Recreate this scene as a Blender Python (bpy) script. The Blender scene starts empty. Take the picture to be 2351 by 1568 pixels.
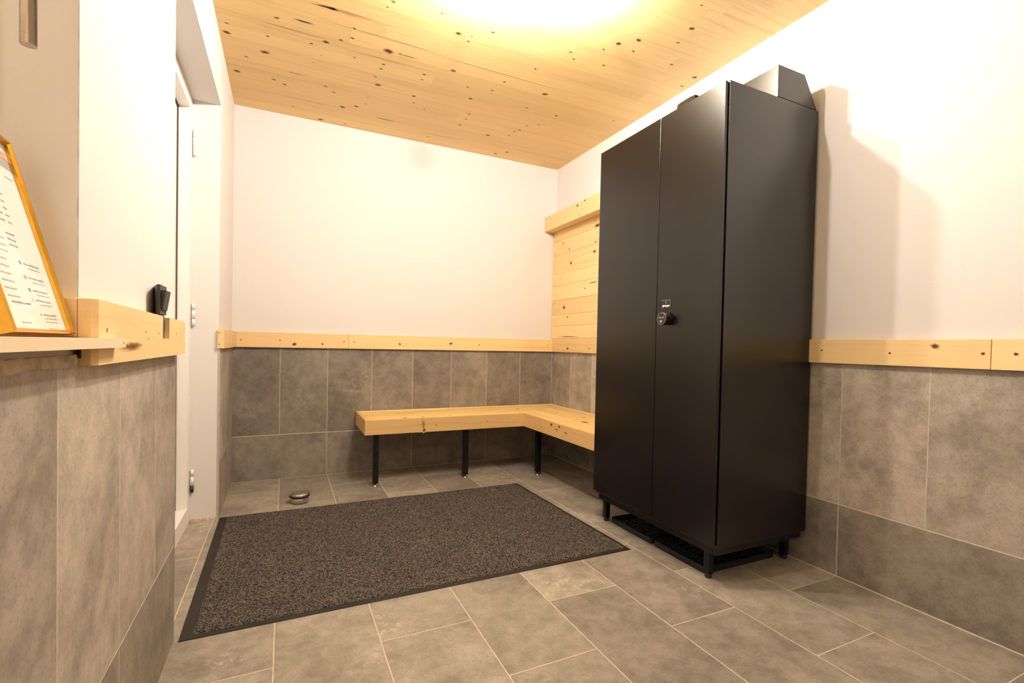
import bpy, bmesh, math, random
from mathutils import Vector, Matrix
random.seed(11)
sc = bpy.context.scene
C = sc.collection

# ------------------------------------------------------------------ camera, world, exposure
cam_d = bpy.data.cameras.new('camera')
cam = bpy.data.objects.new('camera', cam_d)
C.objects.link(cam)
cam.location = (0.2995, -3.6179, 0.9396)
cam.rotation_euler = (math.radians(88.9461), math.radians(-1.1879), math.radians(-25.41))
cam_d.sensor_width = 36.0
cam_d.lens = 1106.2028 / 2351 * 36.0
cam_d.shift_x = -1.8742 / 2351
cam_d.shift_y = 29.583 / 2351
cam_d.clip_start = 0.02
sc.camera = cam
world = bpy.data.worlds.new('world')
sc.world = world
world.use_nodes = True
world.node_tree.nodes['Background'].inputs[0].default_value = (1, 0.93, 0.84, 1)
world.node_tree.nodes['Background'].inputs[1].default_value = 0.02
sc.view_settings.view_transform = 'Standard'
sc.view_settings.look = 'None'
sc.view_settings.gamma = 1.0
sc.view_settings.use_curve_mapping = False
sc.view_settings.exposure = 0.0
sc.cycles.max_bounces = 14
sc.cycles.diffuse_bounces = 9
sc.cycles.glossy_bounces = 6
sc.cycles.transparent_max_bounces = 12
sc.cycles.use_denoising = True
BULB = 4050.0                       # radiance of each lamp bulb
BULB_COL = (1.0, 0.93, 0.845)

W = 2.407      # room width
H = 2.46       # ceiling height
TZ = 0.895     # top of the wall tiles

# ------------------------------------------------------------------ node helper
class NT:
    def __init__(s, name):
        s.m = bpy.data.materials.new(name); s.m.use_nodes = True
        s.t = s.m.node_tree; s.b = s.t.nodes['Principled BSDF']
        g = s.t.nodes.new('ShaderNodeNewGeometry'); s.pos = g.outputs['Position']
        sp = s.t.nodes.new('ShaderNodeSeparateXYZ'); s.t.links.new(s.pos, sp.inputs[0])
        s.x, s.y, s.z = sp.outputs
        s.ax = [s.x, s.y, s.z]
    def put(s, sock, v):
        if hasattr(v, 'is_output') or isinstance(v, bpy.types.NodeSocket): s.t.links.new(v, sock)
        elif isinstance(v, (tuple, list)) and sock.type == 'RGBA' and len(v) == 3: sock.default_value = (*v, 1)
        else: sock.default_value = v
    def math(s, op, a, b=0.0, c=0.0):
        n = s.t.nodes.new('ShaderNodeMath'); n.operation = op
        for k, v in enumerate((a, b, c)): s.put(n.inputs[k], v)
        return n.outputs[0]
    def vec(s, x, y, z):
        n = s.t.nodes.new('ShaderNodeCombineXYZ')
        for k, v in enumerate((x, y, z)): s.put(n.inputs[k], v)
        return n.outputs[0]
    def noise(s, v, scale, detail=4, rough=0.55, dist=0.0):
        n = s.t.nodes.new('ShaderNodeTexNoise')
        s.put(n.inputs['Vector'], v); n.inputs['Scale'].default_value = scale
        n.inputs['Detail'].default_value = detail; n.inputs['Roughness'].default_value = rough
        n.inputs['Distortion'].default_value = dist
        return n.outputs[0]
    def white(s, v):
        n = s.t.nodes.new('ShaderNodeTexWhiteNoise'); n.noise_dimensions = '3D'
        s.put(n.inputs['Vector'], v); return n.outputs['Value']
    def voronoi(s, v, scale, out='Distance'):
        n = s.t.nodes.new('ShaderNodeTexVoronoi'); s.put(n.inputs['Vector'], v)
        n.inputs['Scale'].default_value = scale; return n.outputs[out]
    def mix(s, f, a, b, mode='MIX'):
        n = s.t.nodes.new('ShaderNodeMix'); n.data_type = 'RGBA'; n.blend_type = mode
        s.put(n.inputs[0], f); s.put(n.inputs[6], a); s.put(n.inputs[7], b)
        return n.outputs[2]
    def step(s, v, lo, hi, a=0.0, b=1.0):
        n = s.t.nodes.new('ShaderNodeMapRange'); n.interpolation_type = 'SMOOTHSTEP'
        s.put(n.inputs[0], v); n.inputs[1].default_value = lo; n.inputs[2].default_value = hi
        n.inputs[3].default_value = a; n.inputs[4].default_value = b
        return n.outputs[0]
    def attr(s, name):
        n = s.t.nodes.new('ShaderNodeAttribute'); n.attribute_name = name; return n.outputs['Fac']
    def bump(s, h, strength, dist):
        n = s.t.nodes.new('ShaderNodeBump'); n.inputs['Strength'].default_value = strength
        n.inputs['Distance'].default_value = dist; s.put(n.inputs['Height'], h)
        s.t.links.new(n.outputs[0], s.b.inputs['Normal'])
    def set(s, **k):
        names = dict(col='Base Color', rough='Roughness', metal='Metallic', spec='Specular IOR Level',
                     trans='Transmission Weight', coat='Coat Weight', coatr='Coat Roughness', ior='IOR',
                     aniso='Anisotropic')
        for a, v in k.items(): s.put(s.b.inputs[names[a]], v)
        return s.m

def flat(name, col, rough=0.5, metal=0.0, spec=0.5, var=0.06):
    n = NT(name)
    f = n.noise(n.pos, 35, 3)
    c = n.mix(n.step(f, 0.3, 0.7), tuple(v * (1 - var) for v in col), tuple(min(1, v * (1 + var)) for v in col))
    return n.set(col=c, rough=rough, metal=metal, spec=spec)

# ------------------------------------------------------------------ materials
def plaster(name, col, amp=0.25):
    n = NT(name)
    f = n.noise(n.pos, 3.0, 3)
    c = n.mix(f, tuple(v * 0.985 for v in col), col)
    n.set(col=c, rough=0.85, spec=0.2)
    n.bump(n.noise(n.pos, 160, 5, 0.6), amp, 0.0015)
    return n.m

M_WALL = plaster('white_plaster', (0.735, 0.712, 0.698))
M_FRONT = plaster('taupe_plaster', (0.50, 0.38, 0.26))
def rough_plaster():
    n = NT('pitted_plaster')
    pits = n.step(n.voronoi(n.pos, 55), 0.05, 0.13)
    r = n.step(n.white(n.vec(n.math('FLOOR', n.math('MULTIPLY', n.y, 55)), n.math('FLOOR', n.math('MULTIPLY', n.z, 55)), n.math('FLOOR', n.math('MULTIPLY', n.x, 55)))), 0.9, 0.95)
    f = n.math('MULTIPLY', n.math('MULTIPLY', n.math('SUBTRACT', 1.0, pits), r), 0.7)
    n.set(col=n.mix(f, (0.82, 0.79, 0.74), (0.35, 0.28, 0.2)), rough=0.9, spec=0.15)
    n.bump(n.noise(n.pos, 90, 6, 0.65), 0.5, 0.002)
    return n.m
M_PLAST2 = rough_plaster()

def tile_mat(name, mode, u_axis=0, sign=1.0, u0=0.0, tone=1.0, low=1.0):
    """mode 'wall': a low course of wide tiles, an upper course of upright ones; 'floor': half bond along y."""
    n = NT(name)
    half = 0.0017
    if mode == 'floor':
        cu = n.math('DIVIDE', n.math('ADD', n.x, 0.0215), 0.3035)
        col = n.math('FLOOR', cu)
        fu = n.math('SUBTRACT', cu, col)
        par = n.math('MODULO', n.math('ADD', col, 20.0), 2.0)
        rv = n.math('ADD', n.math('DIVIDE', n.math('ADD', n.y, 0.28), 0.6050), n.math('MULTIPLY', par, 0.5))
        row = n.math('FLOOR', rv)
        fv = n.math('SUBTRACT', rv, row)
        du = n.math('MULTIPLY', n.math('MINIMUM', fu, n.math('SUBTRACT', 1.0, fu)), 0.3035)
        dv = n.math('MULTIPLY', n.math('MINIMUM', fv, n.math('SUBTRACT', 1.0, fv)), 0.6050)
        tid = n.vec(col, row, 3.0)
        d = n.math('MINIMUM', du, n.math('MULTIPLY', dv, 1.1))
        d = n.math('MINIMUM', d, n.math('MAXIMUM', n.math('SUBTRACT', W - 0.004, n.x), 0.0))
    else:
        u = n.math('ADD', n.math('MULTIPLY', n.ax[u_axis], sign), -u0 + 6.04)
        up = n.math('GREATER_THAN', n.z, 0.303)
        w = n.math('ADD', n.math('MULTIPLY', up, -0.302), 0.604)
        cu = n.math('DIVIDE', u, w)
        col = n.math('FLOOR', cu)
        fu = n.math('SUBTRACT', cu, col)
        du = n.math('MULTIPLY', n.math('MINIMUM', fu, n.math('SUBTRACT', 1.0, fu)), w)
        dv = n.math('MULTIPLY', n.math('MINIMUM', n.math('ABSOLUTE', n.math('SUBTRACT', n.z, 0.303)), n.math('ABSOLUTE', n.z)), 0.62)
        tid = n.vec(col, up, 7.0 + u_axis)
        d = n.math('MINIMUM', du, dv)
    jit = n.math('MULTIPLY', n.math('SUBTRACT', n.noise(n.pos, 60, 2), 0.5), 0.0016)
    tilem = n.step(n.math('ADD', d, jit), half - 0.0004, half + 0.0005)
    rnd = n.white(tid)
    off = n.t.nodes.new('ShaderNodeVectorMath'); off.operation = 'MULTIPLY_ADD'
    n.put(off.inputs[0], tid); off.inputs[1].default_value = (3.7, 5.3, 1.9); n.put(off.inputs[2], n.pos)
    P = off.outputs[0]
    cloud = n.noise(P, 3.6, 7, 0.62, 0.4)
    cloud2 = n.noise(P, 17, 8, 0.72)
    speck = n.noise(P, 130, 6, 0.75)
    k = tone
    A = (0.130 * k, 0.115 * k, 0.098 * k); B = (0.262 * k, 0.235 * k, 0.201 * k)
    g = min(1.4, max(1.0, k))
    f = n.math('ADD', n.math('MULTIPLY', n.step(cloud, 0.34, 0.66), 0.55), n.math('MULTIPLY', n.step(cloud2, 0.36, 0.64), 0.45))
    c = n.mix(f, A, B)
    c = n.mix(n.math('MULTIPLY', n.step(speck, 0.50, 0.70), 0.55), c, (0.07 * k, 0.062 * k, 0.055 * k))
    # pale cement blooms in patches
    patch = n.math('MULTIPLY', n.step(n.noise(P, 3.2, 4, 0.55), 0.54, 0.70), n.step(n.noise(P, 30, 8, 0.78), 0.47, 0.66))
    c = n.mix(n.math('MULTIPLY', patch, 0.70), c, (0.40 * g, 0.365 * g, 0.315 * g))
    tint = n.math('ADD', n.math('MULTIPLY', rnd, 0.34), 0.82)
    if mode == 'wall' and low != 1.0:      # low course tinted darker: its own tone step plus painted fall-off of light
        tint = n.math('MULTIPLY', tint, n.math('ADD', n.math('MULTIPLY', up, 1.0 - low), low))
    c = n.mix(1.0, c, n.vec(tint, tint, tint), 'MULTIPLY')
    grout = n.mix(n.noise(n.pos, 25, 4), (0.36 * g, 0.315 * g, 0.255 * g), (0.50 * g, 0.44 * g, 0.365 * g))
    c = n.mix(tilem, grout, c)
    n.set(col=c, rough=n.mix(tilem, (0.9,) * 3, n.mix(speck, (0.40,) * 3, (0.62,) * 3)), spec=0.4)
    h = n.math('ADD', tilem, n.math('MULTIPLY', n.noise(P, 120, 5, 0.65), 0.12))
    n.bump(h, 0.5, 0.0016)
    return n.m

M_FLOOR = tile_mat('floor_tiles', 'floor', tone=1.36)
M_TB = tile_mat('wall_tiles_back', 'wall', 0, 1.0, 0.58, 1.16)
M_TR = tile_mat('wall_tiles_right', 'wall', 1, -1.0, 2.395, 1.95, 0.60)  # side wall tiles made paler than the back ones, standing in for stronger light
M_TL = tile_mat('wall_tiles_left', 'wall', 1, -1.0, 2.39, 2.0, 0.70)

def wood(name, light, dark, along=0, cross=1, plank=None, grain=1.0, rough=0.5, plen=2.2, var=0.16, seam=0.55, coat=0.0):
    n = NT(name)
    other = 3 - along - cross
    a, c_, o = n.ax[along], n.ax[cross], n.ax[other]
    if plank:
        cu = n.math('DIVIDE', c_, plank)
        pid = n.math('FLOOR', cu)
        fr = n.math('SUBTRACT', cu, pid)
        sh = n.math('MULTIPLY', n.white(n.vec(pid, 5.0, 1.0)), plen)
        au = n.math('DIVIDE', n.math('ADD', a, sh), plen)
        seg = n.math('FLOOR', au)
        fa = n.math('SUBTRACT', au, seg)
        rnd = n.white(n.vec(pid, seg, 9.0))
        ed = n.math('MINIMUM', n.math('MULTIPLY', n.math('MINIMUM', fr, n.math('SUBTRACT', 1.0, fr)), plank),
                    n.math('MULTIPLY', n.math('MINIMUM', fa, n.math('SUBTRACT', 1.0, fa)), plen))
        seamf = n.step(ed, 0.0003, 0.0014, 1.0, 0.0)
        a2 = n.math('ADD', a, n.math('MULTIPLY', rnd, 31.0))
    else:
        rnd = n.attr('board'); seamf = 0.0
        a2 = n.math('ADD', a, n.math('MULTIPLY', rnd, 31.0))
    warp = n.noise(n.vec(n.math('MULTIPLY', a2, 1.3), n.math('MULTIPLY', c_, 5.0), n.math('MULTIPLY', o, 5.0)), 1.0, 3)
    cc = n.math('ADD', n.math('MULTIPLY', c_, 1.0), n.math('MULTIPLY', warp, 0.12))
    oo = n.math('ADD', o, n.math('MULTIPLY', warp, 0.05))
    band = n.noise(n.vec(n.math('MULTIPLY', a2, 0.55), n.math('MULTIPLY', cc, 26.0), n.math('MULTIPLY', oo, 26.0)), 1.0, 3, 0.5)
    fine = n.noise(n.vec(n.math('MULTIPLY', a2, 3.0), n.math('MULTIPLY', cc, 210.0), n.math('MULTIPLY', oo, 210.0)), 1.0, 4, 0.6)
    blot = n.noise(n.vec(n.math('MULTIPLY', a2, 3.0), n.math('MULTIPLY', c_, 8.0), n.math('MULTIPLY', o, 8.0)), 1.0, 3, 0.55)
    f = n.math('ADD', n.math('MULTIPLY', n.step(band, 0.50, 0.85), 0.62 * grain),
               n.math('ADD', n.math('MULTIPLY', n.step(fine, 0.45, 0.8), 0.34 * grain), n.math('MULTIPLY', n.step(blot, 0.55, 0.85), 0.3 * grain)))
    c = n.mix(f, light, dark)
    t = n.math('ADD', n.math('MULTIPLY', rnd, var), 1.0 - var * 0.55)
    c = n.mix(1.0, c, n.vec(t, n.math('POWER', t, 1.15), n.math('POWER', t, 1.35)), 'MULTIPLY')
    c = n.mix(n.math('MULTIPLY', seamf, seam), c, tuple(v * 0.35 for v in dark))
    k = n.attr('knot')
    kn = n.math('ADD', k, n.math('MULTIPLY', n.math('SUBTRACT', n.noise(n.pos, 170, 4, 0.7), 0.5), n.math('MULTIPLY', n.step(k, 0.0, 0.25), 0.5)))
    c = n.mix(n.step(kn, 0.02, 0.55), c, tuple(v * w for v, w in zip(dark, (0.62, 0.5, 0.42))))
    c = n.mix(n.step(kn, 0.45, 0.95), c, (0.055, 0.026, 0.012))
    n.set(col=c, rough=rough, spec=0.35, coat=coat)
    n.bump(n.math('ADD', n.math('MULTIPLY', fine, 0.25), n.math('MULTIPLY', n.math('SUBTRACT', 1.0, seamf) if plank else 0.0, 0.8)), 0.25, 0.0012)
    return n.m

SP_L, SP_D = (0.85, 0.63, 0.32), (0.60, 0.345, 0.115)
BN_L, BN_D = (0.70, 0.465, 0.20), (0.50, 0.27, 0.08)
M_CEIL = wood('spruce_ceiling', (0.80, 0.575, 0.262), (0.59, 0.355, 0.118), 0, 1, 0.112, 0.9, 0.45, 2.6, 0.11, 0.22)
M_WX = wood('maple_along_x', SP_L, SP_D, 0, 2, None, 0.55, 0.5)
M_WY = wood('maple_along_y', SP_L, SP_D, 1, 2, None, 0.55, 0.5)
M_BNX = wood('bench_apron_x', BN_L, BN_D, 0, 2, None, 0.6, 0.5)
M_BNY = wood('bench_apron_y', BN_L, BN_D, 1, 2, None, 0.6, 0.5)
M_PAN = wood('maple_panelling', SP_L, SP_D, 1, 2, None, 0.7, 0.5, var=0.3)
M_SHELF = wood('pale_birch_shelf', (0.82, 0.66, 0.46), (0.70, 0.49, 0.28), 1, 2, None, 0.5, 0.5)
M_ENDG = flat('end_grain', (0.42, 0.26, 0.13), 0.7)
M_BTX = wood('bench_top_x', (0.88, 0.64, 0.25), SP_D, 0, 1, 0.0875, 0.8, 0.42, 1.7, 0.2, 0.4)
M_BTY = wood('bench_top_y', (0.88, 0.64, 0.25), SP_D, 1, 0, 0.0875, 0.8, 0.42, 1.7, 0.2, 0.4)

def powder(name, col, rough=0.38, amp=0.2, scale=520, spec=0.5):
    n = NT(name)
    n.set(col=n.mix(n.noise(n.pos, 6, 3), tuple(v * 0.9 for v in col), col), rough=rough, spec=spec)
    n.bump(n.noise(n.pos, scale, 3, 0.6), amp, 0.0008)
    return n.m
M_CAB = powder('black_powder_coat', (0.0018, 0.0016, 0.0014), 0.26, 0.30, 420, 0.64)
M_LEG = powder('black_steel', (0.004, 0.004, 0.004), 0.4, 0.2, 520, 0.35)
M_TRAY = powder('black_green_rubber', (0.006, 0.012, 0.012), 0.5, 0.1, 200)
M_STUD = powder('worn_rubber_studs', (0.030, 0.034, 0.034), 0.28, 0.1, 200)
M_RUB = powder('black_rubber', (0.010, 0.009, 0.008), 0.55)
M_BORDER = powder('dark_vinyl_border', (0.010, 0.008, 0.006), 0.55, 0.1, 150, 0.4)
M_SW = powder('anthracite_plastic', (0.030, 0.028, 0.026), 0.5)
M_WHITE = flat('white_lacquer', (0.85, 0.835, 0.81), 0.35, 0.0, 0.4, 0.01)
M_PAPER = flat('paper', (0.86, 0.84, 0.81), 0.8, 0, 0.2, 0.01)
M_GASK = flat('dark_gasket', (0.05, 0.042, 0.036), 0.7)
M_INK = flat('grey_ink', (0.30, 0.28, 0.265), 0.8, 0, 0.2)
M_GREY = flat('grey_print', (0.42, 0.39, 0.36), 0.8, 0, 0.2)
M_RED = flat('red_print', (0.82, 0.30, 0.17), 0.8, 0, 0.2)
M_BLUE = flat('blue_print', (0.25, 0.33, 0.62), 0.8, 0, 0.2)
M_YEL = flat('yellow_print', (0.90, 0.70, 0.30), 0.8, 0, 0.2)
M_LETTER = flat('white_lettering', (0.8, 0.77, 0.73), 0.6, 0, 0.3)
M_PLATE = flat('black_plate', (0.012, 0.010, 0.009), 0.4)
M_GOLD = flat('gold_metal', (0.80, 0.46, 0.075), 0.16, 1.0)
M_BRASS = flat('keyhole_brass', (0.80, 0.68, 0.50), 0.3, 1.0)
M_CHROME = flat('chrome', (0.78, 0.76, 0.73), 0.18, 1.0)
M_ALU = flat('tile_edge_metal', (0.62, 0.59, 0.54), 0.4, 0.6)
M_BROWN = flat('dark_brown_plastic', (0.018, 0.012, 0.008), 0.8, 0.0, 0.12)
M_SEAL = flat('sandy_mortar', (0.50, 0.42, 0.31), 0.95, 0, 0.1, 0.2)
def steel(name, scale):
    n = NT(name)
    f = n.noise(n.vec(n.math('MULTIPLY', n.x, scale), n.math('MULTIPLY', n.y, scale), n.math('MULTIPLY', n.z, 900)), 1.0, 2)
    return n.set(col=n.mix(f, (0.50, 0.46, 0.42), (0.70, 0.66, 0.61)), rough=0.30, metal=1.0)
M_STEEL = steel('brushed_steel', 20)
def crystal():
    n = NT('pale_blue_crystal')
    return n.set(col=(0.50, 0.68, 0.80), rough=0.06, trans=0.25, ior=1.5)
M_CRYS = crystal()
def pane_mat():
    n = NT('picture_glass')
    out = [q for q in n.t.nodes if q.type == 'OUTPUT_MATERIAL'][0]
    tr = n.t.nodes.new('ShaderNodeBsdfTransparent'); gl = n.t.nodes.new('ShaderNodeBsdfGlossy')
    gl.inputs['Roughness'].default_value = 0.02
    fr = n.t.nodes.new('ShaderNodeFresnel'); fr.inputs[0].default_value = 1.45
    mx = n.t.nodes.new('ShaderNodeMixShader')
    gb = n.t.nodes.new('ShaderNodeNewGeometry')
    n.t.links.new(n.math('MULTIPLY', fr.outputs[0], n.math('SUBTRACT', 1.0, gb.outputs['Backfacing'])), mx.inputs[0]); n.t.links.new(tr.outputs[0], mx.inputs[1]); n.t.links.new(gl.outputs[0], mx.inputs[2])
    n.t.links.new(mx.outputs[0], out.inputs[0])
    return n.m
M_PANE = pane_mat()
def bulb_mat(power=BULB):
    n = NT('glowing_bulb')
    n.b.inputs['Emission Color'].default_value = (*BULB_COL, 1)
    n.b.inputs['Emission Strength'].default_value = power
    return n.set(col=(0.9, 0.9, 0.9), rough=0.4)
M_BULB = bulb_mat()
M_FILL_BULB = bulb_mat(650.0)  # bulb of the added fill lamp
def carpet():
    n = NT('ribbed_carpet')
    v = n.vec(n.math('MULTIPLY', n.x, 1.0), n.math('MULTIPLY', n.y, 1.35), n.z)
    s1 = n.noise(v, 215, 3, 0.72)
    s2 = n.noise(v, 90, 2, 0.5)
    big = n.noise(n.pos, 5, 3)
    f = n.math('ADD', n.math('MULTIPLY', n.step(s1, 0.46, 0.60), 0.85), n.math('MULTIPLY', n.step(s2, 0.4, 0.65), 0.15))
    c = n.mix(f, (0.008, 0.0062, 0.005), (0.225, 0.200, 0.180))
    c = n.mix(n.math('MULTIPLY', n.step(big, 0.35, 0.7), 0.18), c, (0.05, 0.042, 0.037))
    lint = n.step(n.noise(v, 34, 2, 0.4), 0.80, 0.83)
    c = n.mix(lint, c, (0.5, 0.42, 0.33))
    n.set(col=c, rough=0.95, spec=0.1)
    rib = n.math('SINE', n.math('MULTIPLY', n.y, 2 * math.pi / 0.0062))
    n.bump(n.math('ADD', n.math('MULTIPLY', s1, 1.2), n.math('MULTIPLY', rib, 0.35)), 0.9, 0.003)
    return n.m
M_CARPET = carpet()

# ------------------------------------------------------------------ mesh helpers
def box(bm, x0, x1, y0, y1, z0, z1, bev=0.0, mi=0):
    vs = [bm.verts.new((x, y, z)) for x in (x0, x1) for y in (y0, y1) for z in (z0, z1)]
    idx = [(0, 1, 3, 2), (4, 6, 7, 5), (0, 4, 5, 1), (2, 3, 7, 6), (0, 2, 6, 4), (1, 5, 7, 3)]
    fs = [bm.faces.new([vs[i] for i in f]) for f in idx]
    for f in fs: f.material_index = mi
    if bev > 0:
        es = list({e for f in fs for e in f.edges})
        r = bmesh.ops.bevel(bm, geom=es, offset=bev, segments=2, profile=0.5, affect='EDGES')
        for f in r['faces']: f.material_index = mi
    return fs

def prism(bm, pts, n0, n1, axis, mi=0):
    """extrude a closed polygon of 2D points along axis ('x','y','z') from n0 to n1"""
    def P(p, h):
        return {'x': (h, p[0], p[1]), 'y': (p[0], h, p[1]), 'z': (p[0], p[1], h)}[axis]
    a = [bm.verts.new(P(p, n0)) for p in pts]; b = [bm.verts.new(P(p, n1)) for p in pts]
    fs = [bm.faces.new(a[::-1]), bm.faces.new(b)]
    for i in range(len(pts)):
        j = (i + 1) % len(pts); fs.append(bm.faces.new((a[i], a[j], b[j], b[i])))
    for f in fs: f.material_index = mi
    return fs

def lathe(bm, prof, cx, cy, seg=48, axis='z', mi=0, smooth=True):
    """revolve (r, h) pairs; axis z at (cx, cy), or axis x with (cy, cz) given as (cx, cy)"""
    rings = []
    for r, h in prof:
        ring = []
        for k in range(seg):
            a = 2 * math.pi * k / seg
            if axis == 'z': co = (cx + r * math.cos(a), cy + r * math.sin(a), h)
            elif axis == 'x': co = (h, cx + r * math.cos(a), cy + r * math.sin(a))
            ring.append(bm.verts.new(co))
        rings.append(ring)
    for i in range(len(rings) - 1):
        for k in range(seg):
            j = (k + 1) % seg
            f = bm.faces.new((rings[i][k], rings[i][j], rings[i + 1][j], rings[i + 1][k])); f.smooth = smooth; f.material_index = mi
    for ring, rev in ((rings[0], True), (rings[-1], False)):
        f = bm.faces.new(ring[::-1] if rev else ring); f.material_index = mi

def tube(bm, p0, p1, r, seg=20, mi=0):
    p0, p1 = Vector(p0), Vector(p1); d = (p1 - p0).normalized()
    u = d.orthogonal().normalized(); v = d.cross(u)
    A = []; B = []
    for k in range(seg):
        a = 2 * math.pi * k / seg; o = (u * math.cos(a) + v * math.sin(a)) * r
        A.append(bm.verts.new(p0 + o)); B.append(bm.verts.new(p1 + o))
    for k in range(seg):
        j = (k + 1) % seg; f = bm.faces.new((A[k], A[j], B[j], B[k])); f.smooth = True; f.material_index = mi
    bm.faces.new(A[::-1]).material_index = mi; bm.faces.new(B).material_index = mi

def knot(bm, c, r, normal, along, mi=0, aspect=1.5, seed=0, depth=1.0):
    """an irregular knot lying in the surface of a board (attribute 'knot' is 1 at its heart, 0 at its rim)"""
    lay = bm.verts.layers.float.get('knot') or bm.verts.layers.float.new('knot')
    rr = random.Random(int(abs(c[0]) * 9173 + abs(c[1]) * 5471 + abs(c[2]) * 313) + seed)
    n = Vector(normal); a = Vector(along); b = n.cross(a); c = Vector(c) + n * 0.0007
    rot = rr.uniform(-0.45, 0.45) if aspect < 2.2 else rr.uniform(-0.02, 0.02)
    a, b = a * math.cos(rot) + b * math.sin(rot), b * math.cos(rot) - a * math.sin(rot)
    seg = 14; rings = [[bm.verts.new(c)]]; rings[0][0][lay] = 1.0 * depth
    wob = [rr.uniform(0.75, 1.25) for _ in range(seg)]
    for s, val in ((0.55, 0.95), (1.0, 0.5), (1.7, 0.0)):
        ring = []
        for k in range(seg):
            t = 2 * math.pi * k / seg
            w = 1 + (wob[k] - 1) * (1.0 if s < 1.5 else 0.4)
            v = bm.verts.new(c + (a * (math.cos(t) * aspect) + b * math.sin(t)) * (r * s * w) - n * (0.0006 if s > 1.5 else 0))
            v[lay] = val * depth; ring.append(v)
        rings.append(ring)
    fs = []
    for k in range(seg):
        j = (k + 1) % seg
        fs.append(bm.faces.new((rings[0][0], rings[1][k], rings[1][j])))
        for i in (1, 2): fs.append(bm.faces.new((rings[i][k], rings[i + 1][k], rings[i + 1][j], rings[i][j])))
    for f in fs: f.material_index = mi; f.smooth = True
    if fs[0].normal.dot(n) < 0 or True:
        for f in fs:
            f.normal_update()
            if f.normal.dot(n) < 0: f.normal_flip()

def obj(name, bm, mats, parent=None, recalc=True):
    me = bpy.data.meshes.new(name)
    if recalc and not bm.verts.layers.float.get('knot'):
        bmesh.ops.recalc_face_normals(bm, faces=bm.faces[:])
    o = bpy.data.objects.new(name, me)
    if parent:
        loc = parent.location if parent.parent is None else parent.location + parent.parent.location
        bmesh.ops.translate(bm, vec=-Vector(loc), verts=bm.verts[:])
        o.parent = parent
    bm.to_mesh(me); bm.free()
    for m in (mats if isinstance(mats, (list, tuple)) else [mats]): me.materials.append(m)
    C.objects.link(o)
    return o

def board_attr(o, val):
    at = o.data.attributes.new('board', 'FLOAT', 'POINT')
    for d in at.data: d.value = val
    return o

def thing(name, label, cat, loc=(0, 0, 0), group=None):
    o = bpy.data.objects.new(name, None); C.objects.link(o); o.empty_display_size = 0.05
    o.location = loc; o['label'] = label; o['category'] = cat
    if group: o['group'] = group
    return o
def tag(o, label, cat, group=None):
    o['label'] = label; o['category'] = cat
    if group: o['group'] = group
    return o
def struct(name, bm, mats, label=None, cat=None):
    o = obj(name, bm, mats); o['kind'] = 'structure'
    if label: o['label'] = label; o['category'] = cat
    return o
def child_struct(o): o['kind'] = 'structure'; return o
B = bmesh.new

YF = -6.40                   # wall behind the photographer
JN, JF = -1.84, -0.70        # door opening along y
LZ = 2.145                   # door lintel
NY0, NY1, NZ0, NZ1 = -3.55, -2.595, 0.9215, 2.10   # niche opening

# ------------------------------------------------------------------ room shell
bm = B(); box(bm, -0.34, W + 0.2, YF - 0.2, 0.2, -0.12, 0.0)
struct('floor', bm, M_FLOOR, 'grey brown stone-look floor tiles in half bond with pale grout', 'floor')

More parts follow.
